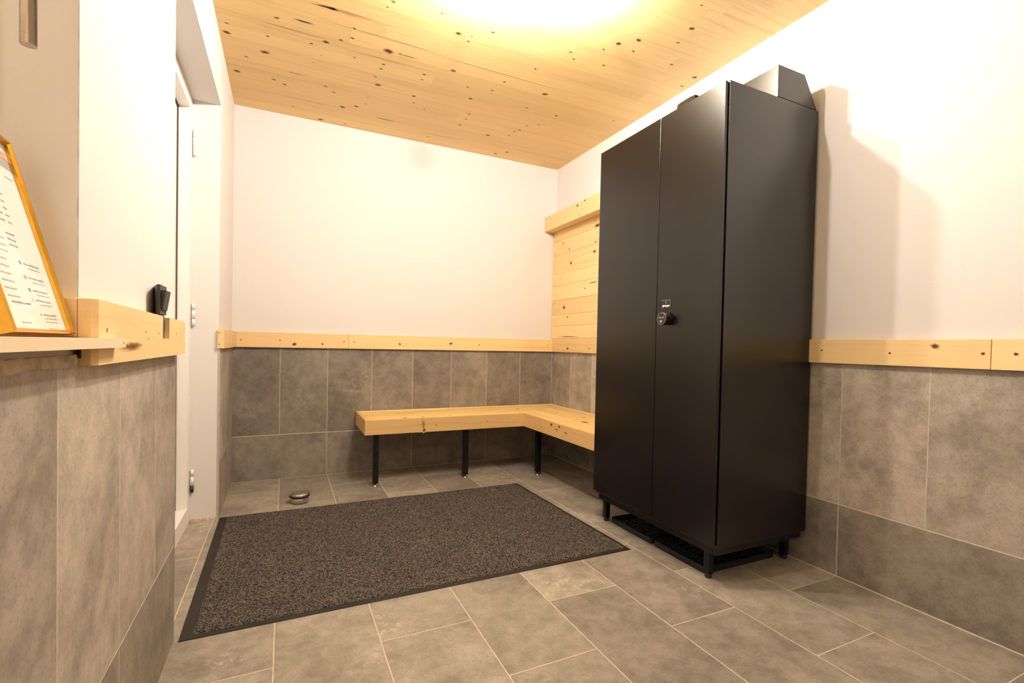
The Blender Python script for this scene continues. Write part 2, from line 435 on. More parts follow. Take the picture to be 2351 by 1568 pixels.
bm = B(); bm.verts.layers.float.new('knot')
box(bm, -0.34, W + 0.2, YF - 0.2, 0.2, H, H + 0.12)
bm.normal_update()
KN = [(0.034,-0.897,0.0055),(0.028,-0.817,0.0113),(0.21,-0.878,0.0049),(0.192,-0.72,0.0131),(0.044,-0.446,0.0109),(0.23,-0.446,0.007),(0.286,-0.416,0.0079),(0.101,-0.628,0.006),(0.322,-0.575,0.0045),(0.509,-0.506,0.0077),(0.558,-0.457,0.007),(0.476,-0.963,0.0102),(0.409,-0.914,0.0055),(0.543,-1.015,0.0067),(0.593,-1.058,0.006),(0.624,-0.889,0.0056),(0.462,-0.831,0.0028),(0.426,-0.737,0.0029),(0.251,-1.05,0.0079),(0.592,-1.141,0.0058),(0.775,-1.033,0.0161),(0.835,-1.037,0.0067),(0.708,-1.366,0.0043),(0.724,-1.412,0.0066),(0.775,-0.899,0.0063),(0.771,-0.848,0.0064),(0.755,-0.753,0.0065),(0.783,-0.671,0.0111),(0.999,-0.906,0.0064),(1.002,-0.848,0.0057),(1.054,-1.337,0.0088),(1.119,-1.302,0.0051),(1.12,-1.347,0.0038),(0.94,-1.439,0.0054),(1.202,-1.422,0.0056),(1.133,-1.018,0.009),(1.264,-0.895,0.0058),(1.433,-1.047,0.0057),(1.324,-0.778,0.0082),(1.004,-0.642,0.0083),(1.024,-0.56,0.0062),(1.105,-0.512,0.0039),(0.625,-0.288,0.0114),(0.704,-0.34,0.0089),(0.757,-0.401,0.0048),(0.755,-0.482,0.0031),(0.509,-0.033,0.0104),(0.67,-0.044,0.0069),(1.387,-0.584,0.0063),(1.391,-0.508,0.0056),(1.384,-0.406,0.0074),(1.618,-0.347,0.0094),(1.802,-0.063,0.0083),(1.868,-0.135,0.0091),(1.763,-0.488,0.0067),(1.787,-0.53,0.0075),(1.756,-0.418,0.0068),(1.236,-0.111,0.0061),(0.337,-0.146,0.0059),(0.483,-1.238,0.01),(1.795,-1.63,0.0082),(1.864,-1.697,0.0081),(2.03,-1.879,0.0087),(1.949,-2.014,0.0048),(2.05,-1.771,0.0057),(2.156,-1.616,0.0081),(2.363,-1.481,0.0072),(1.901,-1.614,0.0051),(1.839,-1.444,0.0059),(1.666,-1.418,0.0052),(1.619,-1.462,0.0051),(1.757,-1.557,0.0051),(1.706,-1.037,0.0107),(1.685,-0.838,0.0067),(1.905,-0.831,0.0069),(1.801,-0.612,0.0064),(1.866,-0.662,0.0055),(2.281,-0.948,0.0047),(1.407,-0.927,0.0064),(1.529,-1.244,0.0053),(2.358,-1.581,0.0099)]
rk = random.Random(5)
for x, y, r in KN:
    dep = 1.0 if r > 0.0085 else rk.uniform(0.62, 0.95)
    r *= 0.9
    if (x, y) in ((1.795, -1.63), (1.864, -1.697)): dep = 1.2
    knot(bm, (x, y, H), r, (0, 0, -1), (1, 0, 0), depth=dep)
# resin slits and dark streaks running with the grain
for x0, x1, y, r, d in ((0.328, 0.409, -1.081, 0.005, 1.1), (0.846, 0.977, -0.243, 0.004, 1.1), (0.40, 0.52, -1.236, 0.006, 0.5),
                        (0.136, 0.49, -0.99, 0.008, 0.33), (0.832, 0.917, -1.037, 0.003, 0.8), (0.302, 0.392, -0.573, 0.003, 0.6),
                        (0.35, 0.70, -1.243, 0.012, 0.36), (0.55, 0.98, -0.95, 0.007, 0.3), (0.2, 0.62, -0.27, 0.006, 0.28),
                        (1.1, 1.5, -0.17, 0.006, 0.3), (0.5, 1.0, -1.14, 0.004, 0.3), (1.05, 1.7, -1.12, 0.004, 0.26)):
    knot(bm, ((x0 + x1) / 2, y, H), r, (0, 0, -1), (1, 0, 0), aspect=(x1 - x0) / 2 / r / 1.2, depth=d, seed=3)
o = struct('ceiling', bm, M_CEIL, 'knotty spruce board ceiling', 'ceiling')

bm = B()
box(bm, -0.34, W + 0.15, 0.006, 0.16, -0.02, H + 0.02)
bk = struct('wall_back', bm, M_WALL, 'white back wall with grey tiles below', 'wall')
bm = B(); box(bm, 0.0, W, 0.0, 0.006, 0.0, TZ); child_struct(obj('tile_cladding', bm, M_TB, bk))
bm = B(); box(bm, W + 0.006, W + 0.16, YF - 0.1, 0.006, -0.02, H + 0.02)
rt = struct('wall_right', bm, M_WALL, 'white right wall with grey tiles below', 'wall')
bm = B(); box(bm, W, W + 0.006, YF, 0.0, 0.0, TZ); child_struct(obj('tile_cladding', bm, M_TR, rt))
bm = B(); box(bm, -0.34, W + 0.15, YF - 0.15, YF - 0.006, -0.02, H + 0.02)
fr = struct('wall_front', bm, M_FRONT, 'taupe wall behind the viewpoint with grey tiles below', 'wall')
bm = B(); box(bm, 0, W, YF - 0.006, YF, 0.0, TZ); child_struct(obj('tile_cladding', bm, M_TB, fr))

bm = B()
xl, xb = -0.006, -0.34
box(bm, xb, xl, JF, 0.006, -0.02, H + 0.02)
box(bm, xb, xl, JN, JF, LZ, H + 0.02)
box(bm, xb, xl, NY1 + 0.0005, JN, -0.02, H + 0.02)
box(bm, xb, xl, NY0, NY1, -0.02, NZ0 - 0.001)
box(bm, xb, xl, NY0, NY1, NZ1, H + 0.02)
box(bm, xb, xl, YF - 0.006, NY0, -0.02, H + 0.02)
for f in box(bm, xb, -0.30, NY0, NY1, NZ0, NZ1): f.material_index = 1
# the niche's own pitted reveal, with a slightly ragged outer arris
rg = random.Random(3)
zs = [NZ0 + (NZ1 - NZ0) * i / 90 for i in range(91)]
L = [bm.verts.new((-0.30, NY1 - 0.001, z)) for z in zs]
R_ = [bm.verts.new((xl - rg.choice((0, 0, 0.0008, 0.0004, 0.002)), NY1 - 0.001, z)) for z in zs]
for i in range(90):
    f = bm.faces.new((L[i], R_[i], R_[i + 1], L[i + 1])); f.material_index = 1
lw = struct('wall_left', bm, [M_WALL, M_PLAST2], 'white left wall with a niche, a door and grey tiles below', 'wall')
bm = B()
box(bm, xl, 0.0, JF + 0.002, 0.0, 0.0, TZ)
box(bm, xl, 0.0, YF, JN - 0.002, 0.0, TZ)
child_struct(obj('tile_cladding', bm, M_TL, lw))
bm = B()
box(bm, -0.008, 0.0012, JF - 0.003, JF + 0.002, 0.0, TZ - 0.002)
child_struct(obj('tile_edge_strip', bm, M_ALU, lw))
bm = B()
box(bm, -0.008, 0.0012, JN - 0.002, JN + 0.003, 0.0, TZ - 0.002)
child_struct(obj('tile_edge_strip', bm, M_ALU, lw))
# ragged mortar bead along the tile tops below the niche shelf
bm = B(); prev = None
for i in range(121):
    y = NY0 + (-2.630 - NY0) * i / 120
    t = 0.0025 + 0.002 * rg.random(); z0 = TZ - 0.001 - 0.004 * (0.5 + 0.5 * math.sin(i * 0.23)) - 0.0015 * rg.random(); z1 = 0.909 + 0.002 * rg.random()
    ring = [bm.verts.new(q) for q in ((-0.006, y, z0), (t * 0.6, y, z0 + 0.001), (t, y, (z0 + z1) / 2), (t * 0.6, y, z1), (-0.006, y, z1))]
    if prev:
        for k in range(4): bm.faces.new((prev[k], prev[k + 1], ring[k + 1], ring[k]))
    prev = ring
child_struct(obj('mortar_bead', bm, M_SEAL, lw))
# crumbled filler where the far jamb meets the floor
bm = B(); prev = None
for i in range(41):
    x = -0.126 + 0.118 * i / 40
    t = 0.004 + 0.004 * rg.random(); z = 0.008 + 0.010 * rg.random()
    ring = [bm.verts.new(q) for q in ((x, JF, z), (x, JF - t, z * 0.6), (x, JF - t - 0.002, 0.0))]
    if prev:
        for k in range(2): bm.faces.new((prev[k], prev[k + 1], ring[k + 1], ring[k]))
    prev = ring
child_struct(obj('filler_bead', bm, M_SEAL, lw))

# ------------------------------------------------------------------ door in the left wall
LX0, LX1, ST = -0.128, -0.215, 0.066
bm = B()
def leaf_ring(bm, y0, y1, z0, z1, s, sb, x0, x1):
    box(bm, x1, x0, y0, y0 + s, z0, z1); box(bm, x1, x0, y1 - s, y1, z0, z1)
    box(bm, x1, x0, y0 + s, y1 - s, z0, z0 + sb); box(bm, x1, x0, y0 + s, y1 - s, z1 - s, z1)
leaf_ring(bm, JN + 0.001, JF - 0.001, 0.003, LZ - 0.001, ST, 0.085, LX0, LX1)
dr = struct('door_1', bm, M_WHITE, 'white framed door recessed in the left wall', 'door')
bm = B(); box(bm, -0.195, -0.182, JN + ST + 0.005, JF - ST - 0.005, 0.092, LZ - ST - 0.005)
child_struct(obj('door_panel', bm, M_WHITE, dr))
bm = B(); leaf_ring(bm, JN + ST, JF - ST, 0.087, LZ - ST, 0.006, 0.006, -0.176, -0.181)
child_struct(obj('gasket', bm, M_GASK, dr))
for z0, z1 in ((0.155, 0.272), (1.006, 1.12), (1.862, 1.995)):
    bm = B()
    zz = [z0, z0 + (z1 - z0) * 0.30, z0 + (z1 - z0) * 0.70, z1]
    for i in range(3):
        tube(bm, (-0.117, JF - 0.009, zz[i] + 0.0006), (-0.117, JF - 0.009, zz[i + 1] - 0.0006), 0.0075, 16, 1 if (i == 0 and z0 < 0.5) else 0)
    box(bm, -0.127, -0.110, JF - 0.004, JF - 0.001, zz[1], zz[2])
    h = obj('hinge', bm, [M_WHITE, M_SW], dr); child_struct(h)

# ------------------------------------------------------------------ wooden trim boards
def trim(name, parts, knots, normal, along, mat, label, seed):
    bm = B(); bm.verts.layers.float.new('knot')
    for p in parts: box(bm, *p, bev=0.0012)
    bmesh.ops.recalc_face_normals(bm, faces=bm.faces[:])
    for (c, r) in knots: knot(bm, c, r, normal, along, aspect=1.25 if r < 0.006 else 1.5)
    o = struct(name, bm, mat, label, 'wood trim')
    return board_attr(o, seed)
px = 0.0019
trim('trim_1', [(0.0005, 0.7155, -0.02, -0.0005, 0.893, 0.994)], [((x, -0.02, z), r * px) for x, z, r in ((0.046, 0.94, 1.6), (0.276, 0.943, 1.6), (0.364, 0.918, 4), (0.541, 0.922, 2.5), (0.685, 0.943, 1.6))],
     (0, -1, 0), (1, 0, 0), M_WX, 'maple trim board above the back wall tiles, left length', 0.31)
trim('trim_2', [(0.7165, 2.3865, -0.02, -0.0005, 0.893, 0.995)], [((x, -0.02, z), r * px) for x, z, r in ((0.753, 0.942, 1.6), (1.078, 0.933, 3), (1.474, 0.944, 4), (1.71, 0.938, 2), (2.337, 0.947, 1.6))],
     (0, -1, 0), (1, 0, 0), M_WX, 'maple trim board above the back wall tiles, right length', 0.74)
trim('trim_3', [(0.0005, 0.02, -0.70, -0.0205, 0.893, 0.994), (-0.010, 0.02, -0.717, -0.7005, 0.893, 0.994)],
     [((-0.002, -0.717, 0.975), 0.0022), ((-0.002, -0.717, 0.915), 0.0022)], (0, -1, 0), (1, 0, 0), M_WY, 'short maple trim board between the door and the back corner', 0.12)
trim('trim_4', [(2.387, W - 0.0005, -2.8655, -1.20, 0.893, 0.993)], [((2.387, y, z), r * px) for y, z, r in ((-2.318, 0.947, 1.6), (-2.575, 0.94, 1.6), (-2.716, 0.968, 4), (-2.847, 0.945, 2))],
     (-1, 0, 0), (0, 1, 0), M_WY, 'maple trim board on the right wall beside the locker, one dark knot', 0.55)
trim('trim_5', [(2.387, W - 0.0005, YF, -2.8675, 0.893, 0.993)], [((2.387, -2.926, 0.945), 0.004)],
     (-1, 0, 0), (0, 1, 0), M_WY, 'maple trim board at the right edge of the photo', 0.93)
# near board with a notch cut for the socket, wrapping the door jamb
bm = B(); bm.verts.layers.float.new('knot')
pts = [(-2.612, 0.893), (-1.865, 0.893), (-1.865, 0.992), (-2.071, 0.994), (-2.071, 0.9385), (-2.1455, 0.9385), (-2.1455, 0.9955), (-2.612, 1.001)]
prism(bm, pts, 0.0005, 0.025, 'x')
prism(bm, [(0.0005, -2.620), (0.017, -2.620), (0.025, -2.612), (0.0005, -2.612)], 0.893, 1.001, 'z')
box(bm, -0.03, 0.025, -1.8645, -1.848, 0.8945, 0.990)
bmesh.ops.recalc_face_normals(bm, faces=bm.faces[:])
for y, z, r in ((-2.572, 0.952, 2.2), (-2.316, 0.953, 1.8), (-2.29, 0.938, 1.6), (-2.194, 0.951, 1.6), (-1.98, 0.953, 1.4)):
    knot(bm, (0.025, y, z), r * px * 0.8, (1, 0, 0), (0, 1, 0), aspect=0.8)
knot(bm, (0.025, -2.42, 0.9225), 0.0068, (1, 0, 0), (0, 1, 0), aspect=8, depth=0.8)
for z in (0.972, 0.925): knot(bm, (0.025, -1.857, z), 0.0016, (1, 0, 0), (0, 1, 0), aspect=1)
o = struct('trim_6', bm, M_WY, 'maple trim board below the black switch with a notch cut in it', 'wood trim'); board_attr(o, 0.42)
# board on the niche reveal
trim('trim_7', [(-0.29, -0.0005, -2.620, -2.5965, 0.9385, 1.001)], [], (0, -1, 0), (1, 0, 0), M_WX, 'maple trim board on the niche side behind the gold frame', 0.6)

# ------------------------------------------------------------------ panelling and coat ledge on the right wall
bm = B(); bm.verts.layers.float.new('knot')
ba = []
zz = [0.893, 1.008, 1.112, 1.206, 1.330, 1.453, 1.550, 1.711, 1.83, 1.9118]
rb = random.Random(21)
def bx_tag(*a):
    n0 = len(bm.verts); box(bm, *a, bev=0.0016); ba.append((n0, len(bm.verts), rb.random()))
for i in range(len(zz) - 1):
    if i == 2:
        bx_tag(2.387, W - 0.0005, -0.43, -0.0005, zz[i] + .0004, zz[i + 1] - .0004); bx_tag(2.387, W - 0.0005, -1.18, -0.431, zz[i] + .0004, zz[i + 1] - .0004)
    else:
        bx_tag(2.387, W - 0.0005, -1.18, -0.0005, zz[i] + .0004, zz[i + 1] - .0004)
bmesh.ops.recalc_face_normals(bm, faces=bm.faces[:])
for y, z, r in ((-0.263, 0.925, 3.5), (-0.568, 0.929, 1.8), (-0.158, 1.8, 2), (-0.255, 1.732, 2), (-0.62, 1.725, 2), (-0.033, 1.73, 1.5), (-0.287, 1.615, 3.6), (-0.496, 1.391, 1.8), (-0.195, 1.262, 4.5), (-0.252, 1.181, 2.4), (-0.611, 1.655, 4), (-0.047, 1.897, 1.4), (-0.613, 1.881, 1.4)):
    knot(bm, (2.387, y, z), r * 0.0024, (-1, 0, 0), (0, 1, 0), depth=0.85)
knot(bm, (2.387, -0.64, 1.842), 0.011, (-1, 0, 0), (0, 1, 0), aspect=2.4)
knot(bm, (2.387, -0.27, 1.021), 0.0035, (-1, 0, 0), (0, 1, 0), aspect=26, depth=0.6)
knot(bm, (2.387, -0.60, 1.425), 0.0028, (-1, 0, 0), (0, 1, 0), aspect=14, depth=0.9)
nv = len(bm.verts)
vals = [0.0] * nv
for a, b, v in ba:
    for k in range(a, b): vals[k] = v
pan = obj('wood_panelling', bm, M_PAN)
at = pan.data.attributes.new('board', 'FLOAT', 'POINT')
for k, d in enumerate(at.data): d.value = vals[k]
tag(pan, 'horizontal maple board panelling on the right wall between bench and ledge', 'panelling')
bm = B(); bm.verts.layers.float.new('knot')
box(bm, 2.297, W - 0.0005, -1.18, -0.0005, 1.9123, 2.034, bev=0.0015)
bmesh.ops.recalc_face_normals(bm, faces=bm.faces[:])
for y, z, r in ((-0.504, 2.01, 4), (-0.603, 2.022, 3), (-0.537, 1.936, 1.6), (-0.032, 1.934, 1.4)): knot(bm, (2.297, y, z), r * px, (-1, 0, 0), (0, 1, 0))
o = obj('coat_ledge', bm, M_WY); board_attr(o, 0.2)
tag(o, 'thick maple ledge board on top of the wall panelling left of the locker', 'ledge')

# ------------------------------------------------------------------ corner bench
bench = thing('corner_bench', 'L-shaped maple corner bench on black steel legs beneath the back wall', 'bench', (1.5, -0.25, 0))
BX0, BYF, BXF, BYE = 0.772, -0.455, 1.905, -1.405
BZ0, BZ1 = 0.346, 0.442
bm = B(); bm.verts.layers.float.new('knot')
box(bm, BX0 + 0.02, BXF + 0.02, BYF, BYF + 0.02, BZ0, BZ1, bev=0.0015)
box(bm, BX0, BX0 + 0.0205, BYF, -0.001, BZ0, BZ1, bev=0.0015)
bmesh.ops.recalc_face_normals(bm, faces=bm.faces[:])
for x, z, r in ((1.157, 0.36, 3.5), (1.239, 0.391, 1.5), (1.613, 0.397, 1.2)): knot(bm, (x, BYF, z), r * px, (0, -1, 0), (1, 0, 0), depth=0.9)
knot(bm, (1.15, BYF, 0.395), 0.010, (0, -1, 0), (0, 0, 1), aspect=3.2, depth=0.42)
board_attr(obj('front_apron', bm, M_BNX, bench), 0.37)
bm = B(); bm.verts.layers.float.new('knot')
box(bm, BXF, BXF + 0.02, BYE, BYF, BZ0, BZ1, bev=0.0015)
box(bm, BXF + 0.02, W - 0.001, BYE, BYE + 0.02, BZ0, BZ1, bev=0.0015)
bmesh.ops.recalc_face_normals(bm, faces=bm.faces[:])
for y, z, r in ((-0.858, 0.421, 4), (-0.959, 0.422, 3.4), (-0.729, 0.385, 1.5)): knot(bm, (BXF, y, z), r * px, (-1, 0, 0), (0, 1, 0))
for y, z in ((-0.925, 0.400), (-1.04, 0.397)): knot(bm, (BXF, y, z), 0.003, (-1, 0, 0), (0, 1, 0), aspect=6, depth=0.8)
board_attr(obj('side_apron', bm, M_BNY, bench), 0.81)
bm = B(); bm.verts.layers.float.new('knot')
t0, t1 = 0.415, 0.4385
prism(bm, [(BX0 + 0.0205, BYF + 0.0205), (BXF + 0.0205, BYF + 0.0205), (W - 0.001, -0.022), (BX0 + 0.0205, -0.022)], t0, t1, 'z')
bmesh.ops.recalc_face_normals(bm, faces=bm.faces[:])
for x, y, r in ((1.04, -0.397, 6), (1.165, -0.395, 4), (1.362, -0.371, 3), (1.98, -0.193, 5)): knot(bm, (x, y, t1), r * px, (0, 0, 1), (1, 0, 0))
knot(bm, (1.16, -0.14, t1), 0.012, (0, 0, 1), (1, 0, 0), aspect=15, depth=0.3)
knot(bm, (1.75, -0.2, t1), 0.006, (0, 0, 1), (1, 0, 0), aspect=14, depth=0.4)
obj('back_seat_boards', bm, M_BTX, bench)
bm = B(); bm.verts.layers.float.new('knot')
prism(bm, [(BXF + 0.021, BYE + 0.0205), (W - 0.001, BYE + 0.0205), (W - 0.001, -0.0225), (BXF + 0.021, BYF + 0.020)], t0, t1, 'z')
bmesh.ops.recalc_face_normals(bm, faces=bm.faces[:])
for x, y, r in ((2.23, -0.752, 4), (2.116, -0.938, 6), (2.181, -0.459, 3)): knot(bm, (x, y, t1), r * px, (0, 0, 1), (0, 1, 0), aspect=2.5)
obj('side_seat_boards', bm, M_BTY, bench)
bm = B(); box(bm, BX0 + 0.0205, W - 0.001, -0.0215, -0.001, t0, BZ1, bev=0.001)
board_attr(obj('rear_rail', bm, M_WX, bench), 0.95)
for x, y in ((0.848, -0.412), (1.467, -0.415), (1.985, -0.535), (2.24, -1.36)):
    bm = B()
    box(bm, x - 0.0175, x + 0.0175, y - 0.0175, y + 0.0175, 0.024, 0.405, bev=0.002)
    box(bm, x - 0.035, x + 0.035, y - 0.02, y + 0.035, 0.405, 0.4145)
    lg = obj('leg', bm, M_LEG, bench)
    bm = B(); lathe(bm, [(0.016, 0.0), (0.017, 0.003), (0.015, 0.006), (0.007, 0.009), (0.007, 0.024)], x, y, 24)
    obj('levelling_foot', bm, M_CHROME, lg)

# ------------------------------------------------------------------ black locker cabinet
CX0, CXB, CY0, CY1 = 1.856, 2.398, -2.263, -1.450
cab = thing('locker_cabinet', 'tall black steel two-door locker standing against the right wall', 'locker', (2.12, -1.85, 0))
bm = B(); box(bm, CX0, CXB, CY0, CY1, 0.146, 1.990, bev=0.0012)
obj('body', bm, M_CAB, cab)
bm = B()
box(bm, CX0 + 0.001, CX0 + 0.025, CY0 + 0.004, CY1 - 0.02, 0.120, 0.1455, bev=0.001)
box(bm, CX0 + 0.025, CXB - 0.03, CY0 + 0.004, CY0 + 0.028, 0.120, 0.1455, bev=0.001)
box(bm, CXB - 0.05, CXB - 0.026, CY0 + 0.028, CY1 - 0.03, 0.120, 0.1455, bev=0.001)
box(bm, CX0 + 0.025, CXB - 0.05, CY1 - 0.05, CY1 - 0.026, 0.120, 0.1455, bev=0.001)
obj('base_frame', bm, M_LEG, cab)
for x, y in ((1.893, -2.190), (1.893, -1.493), (2.362, -2.190), (2.362, -1.493)):
    bm = B(); box(bm, x - 0.014, x + 0.014, y - 0.014, y + 0.014, 0.018, 0.120, bev=0.0015)
    lg = obj('leg', bm, M_LEG, cab)
    bm = B(); lathe(bm, [(0.0125, 0.0), (0.014, 0.004), (0.014, 0.018)], x, y, 24); obj('levelling_foot', bm, M_RUB, lg)
DX0, DX1, DZ0, DZ1, SEAM = 1.838, 1.8535, 0.160, 1.987, -1.903
def door(name, y0, y1):
    bm = B(); box(bm, DX0, DX1, y0, y1, DZ0, DZ1, bev=0.0015)
    return obj(name, bm, M_CAB, cab)
d1 = door('door', SEAM + 0.0016, -1.442)
d2 = door('door', -2.257, SEAM - 0.0016)
# number plate
py0, py1, pz0, pz1 = -1.993, -1.938, 1.1225, 1.155
bm = B(); box(bm, DX0 - 0.0022, DX0, py0, py1, pz0, pz1, bev=0.0005)
pl = obj('number_plate', bm, M_PLATE, d2); pl['label'] = 'small black number plate with a white 1'
bm = B()
box(bm, DX0 - 0.0024, DX0 - 0.0018, py0 - 0.0006, py0 + 0.0016, pz0, pz1 + 0.0012); box(bm, DX0 - 0.0024, DX0 - 0.0018, py0 - 0.0006, py1, pz1, pz1 + 0.0014)
obj('plate_rim', bm, M_STEEL, d2)
def text_mesh(s, size, center, mat, parent, name, rot=(math.pi / 2, 0, -math.pi / 2), sx=1.0, ext=0.0003):
    cu = bpy.data.curves.new(name, 'FONT'); cu.body = s; cu.size = size; cu.align_x = 'CENTER'; cu.align_y = 'CENTER'; cu.extrude = ext
    tmp = bpy.data.objects.new(name, cu); C.objects.link(tmp)
    bpy.context.view_layer.update()
    me = bpy.data.meshes.new_from_object(tmp.evaluated_get(bpy.context.evaluated_depsgraph_get()))
    bpy.data.objects.remove(tmp)
    from mathutils import Euler
    me.transform(Matrix.Diagonal((sx, 1, 1, 1)))
    me.transform(Matrix.Translation(Vector(center)) @ Euler(rot).to_matrix().to_4x4())
    bm = B(); bm.from_mesh(me); bpy.data.meshes.remove(me)
    return obj(name, bm, mat, parent)
text_mesh('1', 0.0155, (DX0 - 0.0026, (py0 + py1) / 2, 1.1445), M_LETTER, d2, 'numeral', sx=1.1)
# the maker's line is too small to read in the photograph: a run of letter-like strokes, as it looks
bm = B(); rl = random.Random(8); y = py1 - 0.007
box(bm, DX0 - 0.0028, DX0 - 0.0022, y - 0.007, y, 1.1252, 1.1348)
y -= 0.0085
while y > py0 + 0.008:
    w = rl.uniform(0.0016, 0.0028); h = rl.choice((0.0046, 0.005, 0.0062))
    box(bm, DX0 - 0.0028, DX0 - 0.0022, y - w, y, 1.1278, 1.1278 + h); y -= w + 0.0006
box(bm, DX0 - 0.0028, DX0 - 0.0022, py0 + 0.010, py0 + 0.029, 1.1248, 1.1262)
obj('small_lettering', bm, M_LETTER, d2)
# combination lock
LY, LZc = -1.979, 1.072
bm = B(); lathe(bm, [(0.0275, DX0), (0.0275, DX0 - 0.034), (0.026, DX0 - 0.038), (0.0245, DX0 - 0.0385)][::-1], LY, LZc, 48, 'x')
lk = obj('combination_lock', bm, M_PLATE, d2); lk['label'] = 'round black combination lock'
bm = B(); xf = DX0 - 0.039
ro = [(math.cos(2 * math.pi * k / 48), math.sin(2 * math.pi * k / 48)) for k in range(48)]
vo = [bm.verts.new((xf, LY + a * 0.0262, LZc + b * 0.0262)) for a, b in ro]; vi = [bm.verts.new((xf, LY + a * 0.0250, LZc + b * 0.0250)) for a, b in ro]
vb = [bm.verts.new((xf + 0.002, LY + a * 0.0268, LZc + b * 0.0268)) for a, b in ro]
for k in range(48):
    j = (k + 1) % 48; bm.faces.new((vo[k], vo[j], vi[j], vi[k])); bm.faces.new((vb[k], vb[j], vo[j], vo[k]))
obj('lock_rim', bm, M_CHROME, d2)
bm = B(); box(bm, xf - 0.0006, xf + 0.0006, LY - 0.020, LY + 0.020, LZc - 0.002, LZc + 0.012, bev=0.0003)
obj('dial_window', bm, M_RUB, d2)
bm = B()
for k in range(4):
    yc = LY + 0.0135 - 0.009 * k
    for a, b, c_, d in ((-0.0026, 0.0026, 0.0062, 0.0072), (-0.0026, 0.0026, 0.0012, 0.0022), (0.0016, 0.0026, 0.0012, 0.0045)) if k % 2 else ((-0.0022, 0.0022, 0.0062, 0.0072), (-0.0024, -0.0014, 0.0035, 0.0072), (-0.0024, 0.0024, 0.0012, 0.0022)):
        box(bm, xf - 0.0012, xf - 0.0004, yc + a, yc + b, LZc + c_, LZc + d)
obj('dial_digits', bm, M_LETTER, d2)
bm = B(); lathe(bm, [(0.0062, xf + 0.001), (0.0062, xf - 0.0012)], LY + 0.0015, LZc - 0.0125, 24, 'x'); obj('key_cylinder', bm, M_BRASS, d2)
bm = B(); box(bm, xf - 0.0016, xf - 0.001, LY + 0.0005, LY + 0.0025, LZc - 0.016, LZc - 0.009); obj('keyhole', bm, M_RUB, d2)
# sloping box on top
bm = B()
prism(bm, [(2.134, 1.993), (2.388, 1.993), (2.300, 2.124), (2.134, 2.124)], CY0 + 0.001, CY1 - 0.002, 'y')
bmesh.ops.bevel(bm, geom=bm.edges[:], offset=0.0012, segments=1, affect='EDGES')
hd = obj('top_duct', bm, M_CAB, cab); hd['label'] = 'box with a sloping back on the locker top'
bm = B(); box(bm, 2.136, 2.384, CY0 + 0.006, CY1 - 0.006, 1.9895, 1.9935); obj('duct_gasket', bm, M_RUB, cab)

# curved brown item on the locker top
bm = B()
zb = 1.9905
arc = [(-1.8992, 2.0533), (-1.9042, 2.0671), (-1.9203, 2.0699), (-1.9417, 2.0703), (-1.9627, 2.0707), (-1.9833, 2.0701), (-2.0087, 2.0672)]
prism(bm, [(arc[0][0], zb)] + arc + [(arc[-1][0], zb)], 1.932, 2.06, 'x')
box(bm, 1.945, 2.05, arc[-1][0] - 0.020, arc[-1][0] - 0.0005, zb, arc[-1][1] - 0.022, bev=0.002)
tag(obj('curved_tray', bm, M_BROWN), 'dark brown curved object peeking over the front edge of the locker top', 'tray')

# ------------------------------------------------------------------ boot trays below the locker
def boot_tray(y0, y1, label, seed):
    x0, x1 = 1.899, 2.335
    t = thing('boot_tray', label, 'boot tray', ((x0 + x1) / 2, (y0 + y1) / 2, 0), 'rubber boot trays below the locker')
    bm = B()
    def rr(x0, x1, y0, y1, r, z):
        out = []
        for cx, cy, a0 in ((x1 - r, y1 - r, 0), (x0 + r, y1 - r, 90), (x0 + r, y0 + r, 180), (x1 - r, y0 + r, 270)):
            for k in range(5):
                a = math.radians(a0 + 22.5 * k); out.append(bm.verts.new((cx + r * math.cos(a), cy + r * math.sin(a), z)))
        return out
    R1 = rr(x0 + 0.003, x1 - 0.003, y0 + 0.003, y1 - 0.003, 0.014, 0.0); R2 = rr(x0, x1, y0, y1, 0.016, 0.028)
    R3 = rr(x0 + 0.004, x1 - 0.004, y0 + 0.004, y1 - 0.004, 0.013, 0.029); R4 = rr(x0 + 0.010, x1 - 0.010, y0 + 0.010, y1 - 0.010, 0.011, 0.006)
    for a, b in ((R1, R2), (R2, R3), (R3, R4)):
        for k in range(len(a)):
            j = (k + 1) % len(a); bm.faces.new((a[k], a[j], b[j], b[k]))
    bm.faces.new(R1[::-1]); bm.faces.new(R4)
    obj('pan', bm, M_TRAY, t)
    bm = B(); r = random.Random(seed)
    nx, ny = 22, 15
    for i in range(nx):
        for j in range(ny):
            if r.random() < 0.22: continue
            x = x0 + 0.03 + (x1 - x0 - 0.06) * (i + (0.5 if j % 2 else 0)) / nx; y = y0 + 0.025 + (y1 - y0 - 0.05) * j / (ny - 1)
            d = 0.0045
            vs = [bm.verts.new((x + d * a, y + d * b, 0.0062)) for a, b in ((1, 0), (0, 1), (-1, 0), (0, -1))]
            vt = [bm.verts.new((x + d * .7 * a, y + d * .7 * b, 0.0098)) for a, b in ((1, 0), (0, 1), (-1, 0), (0, -1))]
            bm.faces.new(vt)
            for k in range(4): bm.faces.new((vs[k], vs[(k + 1) % 4], vt[(k + 1) % 4], vt[k]))
    s = obj('studs', bm, M_STUD, t); s['kind'] = 'stuff'
boot_tray(-1.838, -1.522, 'black rubber boot tray below the locker, farther from the viewer, under its left door', 1)
boot_tray(-2.170, -1.853, 'black rubber boot tray below the locker, nearer the viewer, by its front right leg', 2)

